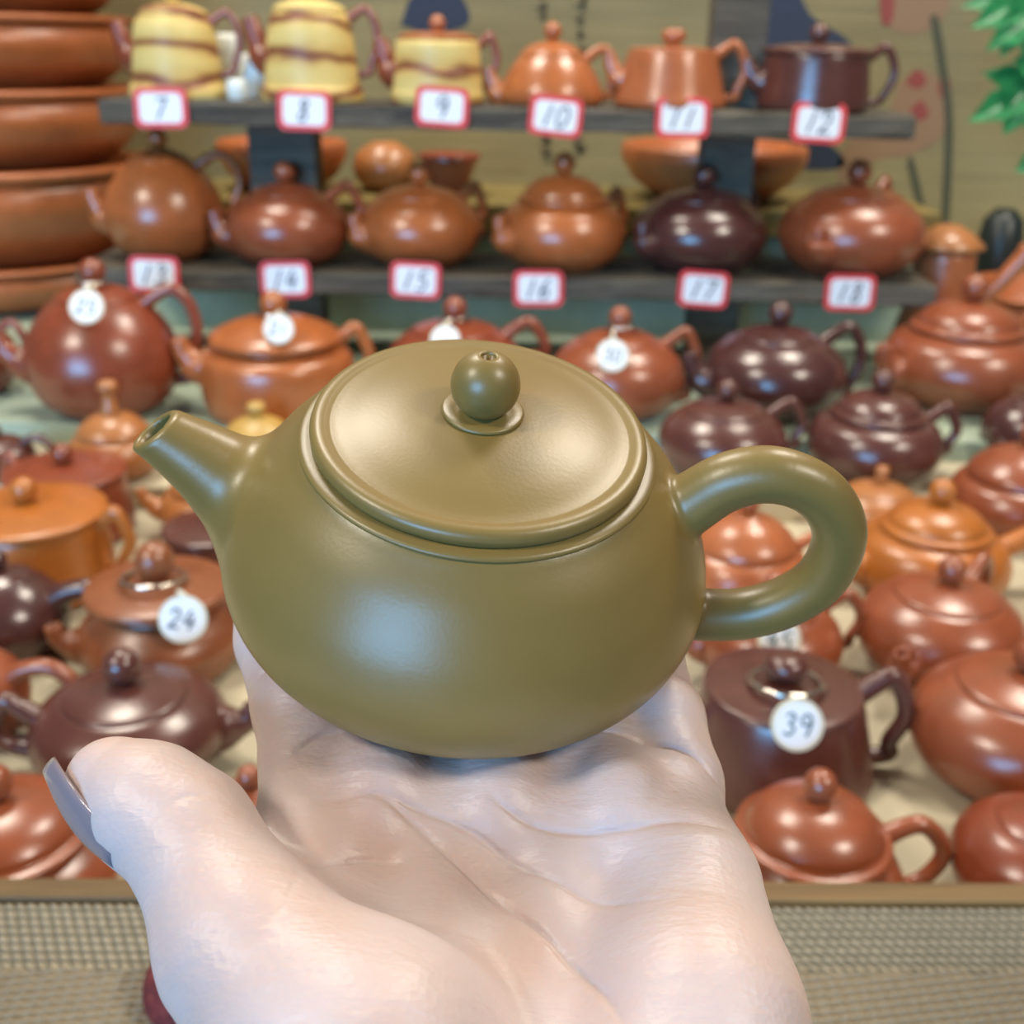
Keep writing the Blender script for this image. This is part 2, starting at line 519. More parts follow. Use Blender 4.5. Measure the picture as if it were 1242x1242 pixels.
def hp(px, py, h):
    """pixel -> point at height h over the hand plane, in hand coordinates (cm)"""
    r = ray(px, py); t = ((_hB + HZ * h - CAM) @ HZ) / (r @ HZ); p = CAM + r * t - _hB
    return np.array([p @ HX, p @ HY, h])


th = [hp(440, 1300, -.2), hp(302, 1146, .12), hp(228, 1012, .35), hp(178, 976, .4), hp(136, 950, .4)]
th_r = [1.85, 1.24, .93, .9, .72]
FING = dict(
    index=([(-1.95, -4.9, -.95), (-2.3, -3.3, -.85), (-2.75, -2.1, -.72), (-3.42, -.6, -.62), (-4.0, 1.0, -.35), (-4.45, 2.3, .0), (-4.7, 3.5, .45)], [1.05, .92, .87, .85, .76, .72, .62]),
    middle=([(0, -4.7, -1.05), (-.1, -3.2, -.95), (-.2, -1.2, -.84), (-.3, .6, -.86), (-.35, 2.4, -.78), (-.35, 3.9, -.5), (-.35, 5.0, -.1)], [1.05, .95, .88, .86, .76, .72, .6]),
    ring=([(2.0, -4.7, -1.0), (1.95, -3.2, -.92), (1.8, -1.3, -.82), (1.7, .4, -.84), (1.6, 2.1, -.75), (1.55, 3.5, -.45), (1.5, 4.5, -.05)], [1.02, .92, .85, .83, .74, .7, .58]),
    pinky=([(3.95, -4.7, -.85), (4.05, -3.2, -.8), (3.9, -1.8, -.72), (3.65, -.4, -.7), (3.5, .9, -.62), (3.4, 2.0, -.42), (3.3, 2.9, -.1)], [.98, .82, .76, .72, .65, .61, .52]))


def crease(pts, h, w, depth):
    return (cat([hp(x, y, h)[:2] for x, y in pts], 5), w, depth)


CREASES = [
    crease([(894, 1017), (807, 1007), (744, 1014), (667, 1005), (614, 988), (590, 971)], .1, .075, .11),
    crease([(397, 978), (459, 973), (527, 988), (590, 1017), (648, 1050), (710, 1082), (788, 1113)], .1, .07, .10),
    crease([(440, 972), (483, 985), (532, 1021), (580, 1055), (628, 1099), (677, 1147), (725, 1215), (745, 1260)], .1, .09, .12),
    crease([(360, 1062), (411, 1043), (450, 1033), (486, 1038)], .1, .06, .10),
    crease([(352, 1064), (425, 1089), (493, 1101), (551, 1118)], .3, .14, .06),
    crease([(352, 912), (385, 892), (420, 880)], .1, .08, .10), crease([(303, 815), (330, 803), (350, 803)], .1, .06, .07),
    crease([(727, 890), (785, 897), (835, 914), (885, 945)], .0, .07, .12), crease([(812, 818), (835, 815), (850, 822)], 0, .05, .06),
    crease([(205, 1006), (223, 992), (258, 984)], .9, .06, .02), crease([(327, 1147), (349, 1114), (362, 1077)], .9, .08, .03),
]


def hand_sdf(P):
    w0 = [(-.1, -11.5, -1.0), (.9, -11.7, -1.1), (1.9, -11.6, -1.1), (2.8, -11.4, -1.0)]
    palm = None
    for (a, nm, r) in zip(w0, FING, (1.15, 1.2, 1.2, 1.15)):
        e = rcone(P, a, FING[nm][0][0], r, FING[nm][1][0])
        palm = e if palm is None else smin(palm, e, .7)
    for pad in ((-1.0, -4.0, -.55, .95), (.95, -3.9, -.55, .92), (2.95, -4.0, -.5, .9)):
        palm = smin(palm, chain(P, [(pad[0], pad[1] - .5, pad[2]), pad[:3], (pad[0] - .1, pad[1] + 1.5, -.75)], [pad[3], pad[3], .72], .3), .45)
    palm = smin(palm, chain(P, [(3.0, -11.0, -.6), (4.0, -7.6, -.5), (4.15, -5.4, -.62)], [1.75, 1.5, 1.12], .5), .6)
    palm = smin(palm, chain(P, [(-.3, -10.6, -.4), th[0], th[1]], [1.7, th_r[0], th_r[1]], .5), .55)
    palm = smin(palm, rcone(P, th[1], (-1.1, -7.2, -1.0), .6, .85), .5)
    palm = smin(palm, chain(P, [(.3, -12.0, -1.2), (.2, -14.5, -2.0), (.0, -24, -6)], [1.75, 1.7, 2.6], .5), .8)
    palm = smin(palm, chain(P, [(2.3, -12.0, -1.2), (2.3, -14.5, -2.0), (2.6, -24, -6)], [1.65, 1.6, 2.4], .5), .8)
    fg = None
    for nm, (pts, rad) in FING.items():
        e = chain(P, pts, rad, .2); fg = e if fg is None else smin(fg, e, .05)
    d = smin(palm, fg, .35)
    d = smin(d, chain(P, th[1:], th_r[1:], .4), .35)
    return d


_h = .03; _gx = np.arange(-7.5, 6.5, _h); _gy = np.arange(-12, 2, _h)
GROOVE = np.zeros((len(_gx), len(_gy)))
_G = np.stack(np.meshgrid(_gx, _gy, indexing='ij'), -1)
for L, w_, dep in CREASES:
    x0, x1 = np.searchsorted(_gx, [L[:, 0].min() - .6, L[:, 0].max() + .6]); y0, y1 = np.searchsorted(_gy, [L[:, 1].min() - .6, L[:, 1].max() + .6])
    g = _G[x0:x1, y0:y1].reshape(-1, 2); best = np.full(len(g), 9.); wt = np.zeros(len(g))
    for i in range(len(L) - 1):
        a, ba = L[i], L[i + 1] - L[i]; t = np.clip((g - a) @ ba / (ba @ ba), 0, 1); q = g - a - t[:, None] * ba; dd = np.hypot(q[:, 0], q[:, 1])
        m = dd < best; best[m] = dd[m]; wt[m] = np.sin(np.pi * np.clip((i + t[m]) / (len(L) - 1), .02, .98)) ** .6
    GROOVE[x0:x1, y0:y1] += (dep * wt * (.6 * np.exp(-(best / (.62 * w_)) ** 2) + .6 * np.exp(-(best / (3.2 * w_)) ** 2))).reshape(x1 - x0, y1 - y0)


def groove(P):
    i = np.clip((P[:, 0] + 7.5) / _h, 0, len(_gx) - 1.01); j = np.clip((P[:, 1] + 12) / _h, 0, len(_gy) - 1.01)
    i0, j0 = i.astype(int), j.astype(int); u, v = i - i0, j - j0
    return GROOVE[i0, j0] * (1 - u) * (1 - v) + GROOVE[i0 + 1, j0] * u * (1 - v) + GROOVE[i0, j0 + 1] * (1 - u) * v + GROOVE[i0 + 1, j0 + 1] * u * v


def mat_skin():
    t = NT('skin'); c = t.obj()
    n1 = t.noise(45, 3, .5, c); n2 = t.noise(22, 2, .5, t.map(c, (1, 1, 1), (.4, .9, .2)))
    base = t.ramp(n1, [(.3, lin((238, 200, 186))), (.5, lin((240, 212, 206))), (.72, lin((242, 219, 218)))])
    mx = t.n('ShaderNodeMix', data_type='RGBA'); mx.inputs[7].default_value = (*lin((232, 180, 168)), 1)
    t.l(t.ramp(n2, [(.52, (0, 0, 0)), (.75, (.5, .5, .5))]), mx.inputs[0]); t.l(base, mx.inputs[6])
    hs = t.n('ShaderNodeHueSaturation'); hs.inputs['Value'].default_value = .68; hs.inputs['Saturation'].default_value = .82; t.l(mx.outputs[2], hs.inputs['Color'])
    t.l(hs.outputs[0], t.b.inputs['Base Color'])
    t.set(Roughness=.42); t.b.inputs['Subsurface Weight'].default_value = .25
    t.b.inputs['Subsurface Radius'].default_value = (1, .35, .2); t.b.inputs['Subsurface Scale'].default_value = .004
    v = t.n('ShaderNodeTexVoronoi'); v.inputs['Scale'].default_value = 900; t.l(c, v.inputs['Vector'])
    wv = t.noise(160, 4, .6, t.map(c, (1, 3.5, 1), (0, 0, .5)))
    t.bump(t.math('ADD', t.math('MULTIPLY', v.outputs['Distance'], .25), wv), .22, .0012); return t.m


HAND = empty('hand'); HAND.matrix_world = mat4(HX, HY, HZ, BASE)
tag(HAND, 'pale open left hand, palm up, carrying the olive teapot', 'hand')
Ph, Qh, Nh = surf(hand_sdf, (-7.6, -18, -6.5), (6.6, 6.2, 2.4), .15, 2, 1)
Ph = Ph - .0 * Nh
P2, Q2 = subdivide(np.hstack([Ph, Nh]), Qh)                  # a second split carries the normals along, then the palm lines are pressed in
Ph, Nh = P2[:, :3], P2[:, 3:]; Nh = Nh / np.linalg.norm(Nh, axis=1)[:, None]
Ph = Ph - Nh * (groove(Ph) * np.clip((Nh[:, 2] - .05) / .4, 0, 1))[:, None]
skin = obj('skin', Ph, Q2, mat_skin(), HAND)

M['nail'] = plain('mauve_grey_nail_polish', (134, 122, 128), .14)


def nail(tip, along, outn, L, W, off, name='nail', parent=HAND):
    """curved nail plate: along = finger direction, outn = nail normal"""
    along = np.array(along, float); along /= np.linalg.norm(along); outn = np.array(outn, float)
    outn -= along * (outn @ along); outn /= np.linalg.norm(outn); side = np.cross(along, outn)
    V = []; Fc = []; nu, nv = 14, 15
    for layer in (0, 1):
        for i in range(nu):
            u = i / (nu - 1)
            for j in range(nv):
                s = -1 + 2 * j / (nv - 1); wd = W * (math.sin(math.pi * min(1, .16 + .6 * u)) ** .5 if u < .5 else math.cos((u - .5) * math.pi * .86) ** .6)
                hgt = off - .32 * W * s * s + .10 * math.sin(u * math.pi) - .09 * (1 - u) ** 3 - layer * .045
                V.append(np.array(tip) + along * (u - .55) * L + side * s * wd + outn * hgt)
    n = nu * nv; g = lambda l, i, j: l * n + i * nv + j
    for i in range(nu - 1):
        for j in range(nv - 1):
            Fc.append((g(0, i, j), g(0, i + 1, j), g(0, i + 1, j + 1), g(0, i, j + 1)))
            Fc.append((g(1, i, j), g(1, i, j + 1), g(1, i + 1, j + 1), g(1, i + 1, j)))
    b = [g(0, i, 0) for i in range(nu)] + [g(0, nu - 1, j) for j in range(1, nv)] + [g(0, i, nv - 1) for i in range(nu - 2, -1, -1)] + [g(0, 0, j) for j in range(nv - 2, 0, -1)]
    for p, q in zip(b, b[1:] + b[:1]): Fc.append((p, q, q + n, p + n))
    return obj(name, *clean(V, Fc), M['nail'], parent)


tdir = th[4] - th[2]
NAILN = np.array([-.74, -.66, .05])
nail(th[4] - tdir / np.linalg.norm(tdir) * .15, hp(60, 905, .35) - hp(125, 1000, .35), NAILN, 2.15, .58, .80)['label'] = 'glossy mauve grey thumb nail'
for nm in FING:
    p, r = FING[nm]; a = np.array(p[-1]) - np.array(p[-2]); nail(p[-1], a, (0, .2, -1), 1.2, .42, r[-1] - .02)

# ------------------------------------------------------------------ teapots of the display
STY = dict(
    ball=([(.5, 0), (.58, .02), (.86, .25), (1, .62), (.93, 1.0), (.72, 1.26), (.55, 1.36)], [(.56, 1.35), (.54, 1.39), (.4, 1.47), (.2, 1.54), (.1, 1.56), (0, 1.56)]),
    egg=([(.5, 0), (.58, .02), (.86, .28), (1, .75), (.92, 1.2), (.72, 1.55), (.5, 1.78)], [(.52, 1.77), (.48, 1.82), (.3, 1.92), (.12, 1.97), (0, 1.97)]),
    flat=([(.52, 0), (.6, .02), (.88, .24), (1, .52), (.92, .8), (.72, .99), (.6, 1.05)], [(.62, 1.04), (.6, 1.08), (.42, 1.15), (.2, 1.2), (0, 1.21)]),
    step=([(.55, 0), (.62, .02), (.9, .24), (1, .5), (.9, .78), (.72, .9), (.62, .92)], [(.66, .92), (.7, .95), (.68, 1.0), (.62, 1.02), (.58, 1.1), (.46, 1.2), (.25, 1.28), (0, 1.3)]),
    bell=([(.86, 0), (.96, .06), (1, .2), (.94, .4), (.78, .68), (.6, .9)], [(.62, .89), (.58, .95), (.42, 1.07), (.2, 1.14), (0, 1.16)]),
    cone=([(.88, 0), (.97, .04), (1, .14), (.95, .35), (.84, .85), (.79, 1.04), (.77, 1.07)], [(.78, 1.06), (.77, 1.1), (.6, 1.13), (.2, 1.16), (0, 1.16)]),
    cyl=([(.86, 0), (.96, .04), (1, .16), (.97, .5), (.92, .95), (.9, 1.02)], [(.93, 1.01), (.97, 1.05), (.95, 1.1), (.8, 1.14), (.4, 1.19), (0, 1.2)]),
    neck=([(.62, 0), (.85, .1), (1, .4), (.95, .62), (.78, .8), (.68, .9), (.68, 1.0)], [(.72, .99), (.84, 1.02), (.86, 1.08), (.8, 1.13), (.5, 1.19), (.2, 1.22), (0, 1.22)]),
    drum=([(.8, 0), (.92, .06), (1, .4), (1, .75), (.93, .92), (.76, 1.0), (.74, 1.07)], [(.8, 1.06), (.86, 1.1), (.84, 1.16), (.7, 1.26), (.4, 1.38), (.15, 1.42), (0, 1.42)]),
    gourd=([(.7, 0), (.88, .08), (1, .32), (.9, .58), (.72, .74), (.66, .8)], [(.72, .8), (.79, .84), (.78, .89), (.7, .92), (.66, 1.02), (.52, 1.17), (.28, 1.28), (0, 1.31)]),
    dome=([(.55, 0), (.65, .03), (.9, .25), (1, .55), (.9, .82), (.74, .94)], [(.76, .93), (.78, .97), (.72, 1.1), (.5, 1.3), (.24, 1.42), (.14, 1.46), (0, 1.48)]),
    block=([(.97, 0), (1.0, .04), (1.0, .2), (.97, .26), (.95, .6), (.93, .66), (.9, 1.05), (.86, 1.14), (.8, 1.16)], [(.8, 1.15), (.82, 1.19), (.8, 1.24), (.4, 1.3), (0, 1.3)]),
    tallblock=([(1.0, 0), (1.05, .06), (1.03, .24), (.97, .32), (.93, .7), (.88, 1.1), (.83, 1.4), (.76, 1.58), (.7, 1.62)], [(.7, 1.6), (.72, 1.65), (.66, 1.75), (.3, 1.86), (0, 1.88)]),
)
POTS = []


def interp_r(prof, z):
    zs = [p[1] for p in prof]; rs = [p[0] for p in prof]; return float(np.interp(z, zs, rs))


def build_pot(name, label, loc, R, style, mat, rot=0, group=None, knob='ball', hs=1.0, spout=(.42, .25), spm=None, hand=(.5, .85), han_mat=None, lidmat=None, hr=.085, ks=1.35, side=False, hz=.93, sr=1.0):
    """loc = base centre; R = largest radius; spout=(length beyond body, rise), hand=(reach beyond body, span)"""
    bp, lp = STY[style]; bp = [(r, z * hs) for r, z in bp]; lp = [(r, z * hs) for r, z in lp]
    zt = bp[-1][1]; zm = max(bp)[1]
    root = empty(name, loc, math.radians(rot)); tag(root, label, 'teapot', group)
    sharp = style in ('block', 'tallblock', 'cone', 'cyl')
    bpc = cat(bp, 3 if sharp else 5)
    V, Fc = lathe([(0, .02)] + [(r * R, z * R) for r, z in bpc] + [(bp[-1][0] * .9 * R, zt * R), (0, zt * R)])
    obj('body', V, Fc, mat, root)
    lid = obj('lid', *lathe([(0, lp[0][1] * R)] + [(r * R, z * R) for r, z in cat(lp, 4)]), lidmat or mat, root)
    zk = lp[-1][1]
    if knob == 'ball': kp = [(.07, -.04), (.07, .03)] + [(.125 * math.cos(a), .13 + .125 * math.sin(a)) for a in np.linspace(-.9, 1.57, 10)]
    elif knob == 'flat': kp = [(.1, -.04), (.1, .05), (.15, .08), (.165, .14), (.14, .2), (.06, .22), (0, .22)]
    elif knob == 'tall': kp = [(.2, -.08), (.13, .06), (.1, .22), (.1, .3), (.15, .34), (.165, .41), (.13, .48), (.05, .5), (0, .5)]
    elif knob == 'peg': kp = [(.09, -.04), (.085, .1), (.1, .2), (.09, .27), (0, .29)]
    kp = [(r * ks, z * ks + .03 * (1 - ks)) for r, z in kp]
    if knob: obj('knob', *lathe([(r * R, (z + zk) * R) for r, z in kp], 24), lidmat or mat, lid)
    if spout:
        L, rise = spout; zb = zm * .95 if not sharp else zt * .5
        rb = interp_r(bp, zb); tipx = -(rb + L); zt_ = zb + rise + .12
        pts = cat([(-(rb - .25), 0, zb - .05), (-(rb + .02), 0, zb + .02), (-(rb + L * .45), 0, zb + rise * .38), (-(rb + L * .8), 0, zb + rise * .82), (tipx, 0, zt_)], 4) * R
        rr = np.interp(np.linspace(0, 1, len(pts)), [0, .25, .5, .75, 1], [.3, .235, .165, .13, .105]) * R * sr
        s = obj('spout', *tube(pts, rr, 16, .85, caps=False), spm or mat, root)
        dirn = pts[-1] - pts[-2]; dirn = dirn / np.linalg.norm(dirn); e = pts[-1]; q = rr[-1]
        bore_p = [e, e + dirn * q * .12, e + dirn * q * .12, e - dirn * q * .1] + [pts[i] for i in range(len(pts) - 2, len(pts) // 2, -1)]
        bore_r = [q, q * .92, q * .74, q * .66] + [rr[i] * .6 for i in range(len(pts) - 2, len(pts) // 2, -1)]
        hv = []; hf = []; up_ = np.array([0, 1., 0]); bi = np.cross(dirn, up_)          # rounded lip and a real bore running down the spout
        for i_, (c_, r_) in enumerate(zip(bore_p, bore_r)):
            for k_ in range(16):
                an = 2 * math.pi * k_ / 16; hv.append(c_ + r_ * (.85 * math.cos(an) * up_ + math.sin(an) * bi))
            if i_:
                hf += [((i_ - 1) * 16 + k_, (i_ - 1) * 16 + (k_ + 1) % 16, i_ * 16 + (k_ + 1) % 16, i_ * 16 + k_) for k_ in range(16)]
        hf.append(tuple((len(bore_p) - 1) * 16 + k_ for k_ in range(16)))
        obj('spout_hole', hv, hf, spm or mat, s)
    if hand:
        reach, span = hand; hi = zt * hz; lo = max(hi - span, zt * .18)
        r1, r2 = interp_r(bp, hi), interp_r(bp, lo); out = max(r1, r2, 1.0 if not sharp else max(r1, r2)) + reach
        pts = cat([(r1 - .08, 0, hi - .05), (r1 + .14, 0, hi + .12), (r1 + (out - r1) * .6, 0, hi + .2), (out - .05, 0, hi - .02), (out, 0, (hi * .6 + lo * .4)),
                   (out - .12, 0, lo + (hi - lo) * .22), (r2 + .2, 0, lo + .02), (r2 - .1, 0, lo - .02)], 4) * R
        rr = np.interp(np.linspace(0, 1, len(pts)), [0, .2, .8, 1], [1.25, 1, .85, 1.0]) * hr * R
        obj('handle', *tube(pts, rr, 12), han_mat or spm or mat, root)
    if side:
        pts = cat([(.75, 0, zm * 1.1), (1.1, 0, zm * 1.3), (1.5, 0, zm * 1.62), (1.85, 0, zm * 1.9)], 4) * R
        obj('side_handle', *tube(pts, np.linspace(.13, .17, len(pts)) * R, 16), mat, root)
    POTS.append((label, loc[0], loc[1], loc[2], R, zk * R + loc[2]))
    return root


def pot(label, px, py, wpx, style, mat, rot=15, z=0., name='clay_teapot', **kw):
    bp = STY[style][0]; zm = max(bp)[1] * kw.get('hs', 1.0)
    k = -ray(px, py)[2]; d = (CAMH - z) / (k + zm * wpx / 2 / F); p = at(px, py, d)
    return build_pot(name, label, (p[0], p[1], z), wpx / 2 * d / F, style, M[mat] if isinstance(mat, str) else mat, rot, **kw)


# --- front rows on the display floor
G = 'clay teapots set out on the display'
pot('rust red teapot with stepped domed lid standing in front of tag 39', 978, 1062, 232, 'gourd', 'red', 4, hand=(.42, .62), spout=(.4, .3), hr=.1)
pot('red brown round teapot with a stubby front spout touching the wooden rim', 1258, 1052, 205, 'ball', 'rust', 48, spout=(.24, .12), hand=None, hs=.85)
pot('large red brown teapot with a broad stepped lid beside the thumb nail', 12, 1054, 265, 'gourd', 'red', 200, hand=(.4, .5), spout=None, hs=.8)
pot('dark brown cone shaped teapot wearing ring tag 39', 938, 920, 236, 'cone', 'plum', 2, hand=(.3, .8), spout=(.3, .3), knob='flat', hs=.92, hr=.1)
pot('large squat red teapot with wide lid beside the tag 39 teapot', 1230, 888, 250, 'flat', 'red', 30, hand=None, spout=None)
pot('wide dark purple teapot with glossy ball knob under the thumb', 158, 884, 234, 'flat', 'plum', 186, ks=1.55, hz=.72, hand=(.38, .4), spout=(.28, .12), hs=.82, hr=.1)
pot('orange red teapot with arched handle behind the dark ball knobbed teapot', -42, 850, 150, 'ball', 'red', 0, spout=None, hand=(.8, .8), hr=.14, hz=.8)
pot('small red domed teapot between thumb and index finger', 308, 1012, 170, 'dome', 'red', 150, spout=None, hand=None, hs=.9)
pot('caramel teapot with flat overhanging lid wearing ring tag 24', 198, 773, 198, 'neck', 'brown', 12, ks=1.9, spout=(.26, .16), hand=(.4, .6))
pot('dark purple teapot with tall loop handle beside the tag 24 teapot', 8, 752, 150, 'egg', 'purple', 0, spout=None, hand=(.8, 1.0), hr=.17, hz=.72, hs=.75)
pot('red teapot wearing ring tag 45 seen through the olive handle', 932, 776, 176, 'flat', 'red', 8, hand=(.3, .6), spout=(.3, .2))
pot('rust red teapot with a small round front spout and low domed lid', 1140, 768, 200, 'flat', 'red', 48, hand=(.35, .55), spout=(.14, .1))
pot('ochre flat lidded drum teapot with a ball knob and small loop handle', 46, 698, 186, 'cyl', 'ochre', -6, spout=None, hand=(.34, .6))
pot('small plum flat lidded teapot behind tag 24', 262, 690, 122, 'cyl', 'plum', 20, spout=None, hand=None)
pot('peach teapot with smooth domed lid framed by the olive handle', 900, 688, 158, 'dome', 'peach', 5, hand=(.4, .55), spout=(.3, .3))
pot('shiny orange teapot with stepped lid and straight side handle', 1128, 679, 186, 'step', 'ochre', 10, hand=None, spout=(.3, .3), side=True)
pot('flat lidded rust drum teapot with a ball knob', 88, 634, 148, 'cyl', 'rust', 160, hand=(.3, .6), spout=None)
pot('tan teapot with slanted spout behind the olive spout', 258, 614, 124, 'dome', 'tan', 8, spout=(.35, .3), hand=None)
pot('orange red teapot with domed lid beside the shiny orange stepped teapot', 1236, 605, 168, 'dome', 'red', 20, hand=None, spout=None, hs=.9)
# --- first step
pot('tan teapot with peg knob between plum and orange teapots', 1062, 624, 118, 'flat', 'tan', 190, knob='peg', hand=None, spout=(.4, .35))
pot('small orange teapot with ring on its knob above the olive handle', 856, 620, 94, 'flat', 'ochre', 0, knob='ball', hand=None, spout=None)
pot('plum brown low teapot with a ball knob and curled handle behind orange teapot', 876, 537, 156, 'flat', 'plum', 5, hand=(.25, .5), spout=None, z=Z1)
pot('glossy plum brown teapot with stepped lid and bright highlights', 1060, 537, 162, 'step', 'plum', 5, hand=(.25, .5), spout=None, z=Z1)
pot('tan teapot with tall finial knob on its domed lid', 140, 546, 110, 'dome', 'tan', 200, knob='tall', hand=None, spout=None, z=Z1)
pot('small mustard yellow teapot behind the olive spout', 314, 543, 102, 'dome', 'yellow', 10, hand=None, spout=None, hs=.9, knob='flat', z=Z1)
pot('small dark plum teapot with shiny handle beside the tan finial teapot', 0, 556, 84, 'flat', 'plum', 0, spout=None, hand=(.55, .5), hr=.12, z=Z1)
# --- second step
pot('big purple brown egg shaped teapot wearing a ring tag', 126, 440, 182, 'egg', 'rust', 6, z=Z2, spout=(.34, .3), hand=(.25, 1.0), hs=.86)
pot('orange drum shaped teapot with domed lid wearing a ring tag', 336, 438, 184, 'drum', 'orange', 12, spout=(.22, .25), hand=(.22, .7), hs=.9, z=Z2)
pot('rust teapot half hidden behind the olive lid wearing a ring tag', 552, 445, 168, 'flat', 'rust', 5, z=Z2, hand=(.3, .6), spout=None)
pot('red teapot wearing a double ring tag next to the glossy dark round teapot', 748, 460, 162, 'ball', 'red', 4, z=Z2, hand=(.18, .8), spout=(.3, .3), hs=.82)
pot('glossy dark purple round teapot under shelf tag 17', 938, 458, 172, 'ball', 'purple', 8, z=Z2, hand=(.26, .85), spout=(.26, .28), hs=.8)
pot('large orange red squat teapot with layered lid below shelf tag 18', 1166, 441, 192, 'step', 'red', 18, spout=(.2, .2), hand=None, z=Z2)
pot('dark purple teapot with front spout before the layered lid red teapot', 1246, 526, 108, 'ball', 'purple', 30, spout=(.2, .2), hand=None, z=Z1)
pot('brown teapot with loop handle beside the purple brown egg teapot', -40, 440, 120, 'ball', 'rust', 0, z=Z2, spout=None, hand=(.25, .7))

# ------------------------------------------------------------------ shelf unit
YF = 121.0                                   # front face of both boards
sA, sB = atY(92, 336, YF), atY(1136, 361, YF); tA, tB = atY(117, 127, YF + 1), atY(1112, 152, YF + 1)
SZ2 = (atY(92, 322, YF)[2] + atY(1136, 350, YF)[2]) / 2; SZ1 = (atY(117, 118, YF)[2] + atY(1112, 144, YF)[2]) / 2
SHELF = empty('display_shelf', (0, YF + 8, Z2))
tag(SHELF, 'two tier weathered grey wooden shelf behind the teapots', 'shelf')


def board(nm, x0, x1, z, seed, y0=YF, dep=15.5, t=2.3):
    o = bevelled(nm, box(x0, x1, y0 - YF - 8, y0 - YF - 8 + dep, z - t - Z2, z - Z2), M['oldwood'], SHELF, bev=.35, cuts=26, rough=.16, seed=seed)
    return o


board('shelf_board', sA[0], sB[0], SZ2, 3); board('shelf_board', tA[0], tB[0], SZ1, 5, YF + 1, 14)
for i, (pa, pb) in enumerate(((308, 388), (846, 908))):
    x0 = atY(pa, 250, YF + 9)[0]; x1 = atY(pb, 250, YF + 9)[0]
    for za, zb in ((Z2, SZ2 - 2.1), (SZ2 - .1, SZ1 - 2.1)) + (((SZ1 - .1, SZ1 + 14),) if i else ()):
        bevelled('post', box(x0, x1, 0, 4.2, za - Z2, zb - Z2), M['oldwood'], SHELF, bev=.2, cuts=3, rough=.08, seed=i + 7)


def spot(label, px, wpx, style, mat, zs, rot=8, dy=0, **kw):
    Y = YF + 6.6 + dy; p = atY(px, 330 if zs == SZ2 else 120, Y); d = (p - CAM) @ FWD
    return build_pot('shelf_teapot', label, (p[0], Y, zs - .05), wpx / 2 * d / F, style, M[mat] if isinstance(mat, str) else mat, rot, **kw)


def mat_marble(name, seed):
    t = NT(name); v = t.map(t.obj(), (1, 1, 2.6), (.12 * seed, .1, 0))
    wv = t.n('ShaderNodeTexWave', wave_type='BANDS', bands_direction='Z'); wv.inputs['Scale'].default_value = 4.2
    wv.inputs['Distortion'].default_value = 7; wv.inputs['Detail'].default_value = 3; wv.inputs['Detail Scale'].default_value = 1.3
    wv.inputs['Phase Offset'].default_value = seed * 2.1
    t.l(v, wv.inputs['Vector'])
    t.l(t.ramp(wv.outputs[1], [(.03, lin((128, 74, 50))), (.14, lin((192, 152, 88))), (.34, lin((212, 182, 108))), (.9, lin((222, 198, 124)))]), t.b.inputs['Base Color'])
    t.set(Roughness=.45); t.bump(wv.outputs[1], .2, .002); return t.m


GS = None
b = M['rust']
spot('yellow and brown marbled ridged teapot over shelf tag 7', 219, 112, 'tallblock', mat_marble('marbled_clay_a', 1), SZ1, 0, spm=b, sr=1.5, spout=(.3, .55), hand=(.42, 1.0), hs=1.0)
spot('tall yellow and brown swirled teapot over shelf tag 8', 380, 118, 'tallblock', mat_marble('marbled_clay_b', 2), SZ1, 0, spm=b, sr=1.5, spout=(.28, .6), hand=(.4, 1.0), hs=1.02)
spot('yellow banded teapot with orange knob over shelf tag 9', 531, 112, 'block', mat_marble('marbled_clay_c', 3), SZ1, 0, spm=b, lidmat=M['orange'], sr=1.5, spout=(.26, .5), hand=(.3, .8), hs=1.1)
spot('orange bell shaped teapot over shelf tag 10', 668, 126, 'bell', 'orange', SZ1, 0, spout=(.2, .35), hand=(.22, .65), hs=1.0)
spot('orange cone shaped teapot with angular handle over shelf tag 11', 812, 134, 'cone', 'peach', SZ1, 0, spout=(.22, .3), hand=(.34, .7), hs=.9, knob='flat')
spot('purple brown cylinder teapot with ring handle over shelf tag 12', 985, 134, 'cyl', 'plum', SZ1, 0, spout=(.26, .25), hand=(.42, .75), hs=.95)
spot('orange brown egg shaped teapot over shelf tag 13', 207, 138, 'egg', 'orange', SZ2, 8, 1.2, spout=(.2, .35), hand=(.3, .75), hs=.92)
spot('round rust teapot with thin spout over shelf tag 14', 352, 146, 'ball', 'red', SZ2, 16, -.6, spout=(.16, .25), hand=(.2, .6), hs=.82)
spot('flattened orange brown teapot over shelf tag 15', 510, 148, 'flat', 'orange', SZ2, 28, .8, spout=(.12, .2), hand=(.14, .6), hs=1.02)
spot('orange brown teapot with stacked dome lid over shelf tag 16', 680, 154, 'step', 'orange', SZ2, 30, spout=(.12, .2), hand=(.14, .6), hs=1.08)
spot('glossy dark purple teapot over shelf tag 17', 844, 160, 'flat', 'purple', SZ2, 34, spout=(.1, .15), hand=(.12, .55), hs=1.0)
spot('large orange red teapot with hidden spout over shelf tag 18', 1026, 172, 'flat', 'red', SZ2, 52, spout=(.1, .12), hand=(.2, .6), hs=1.0)

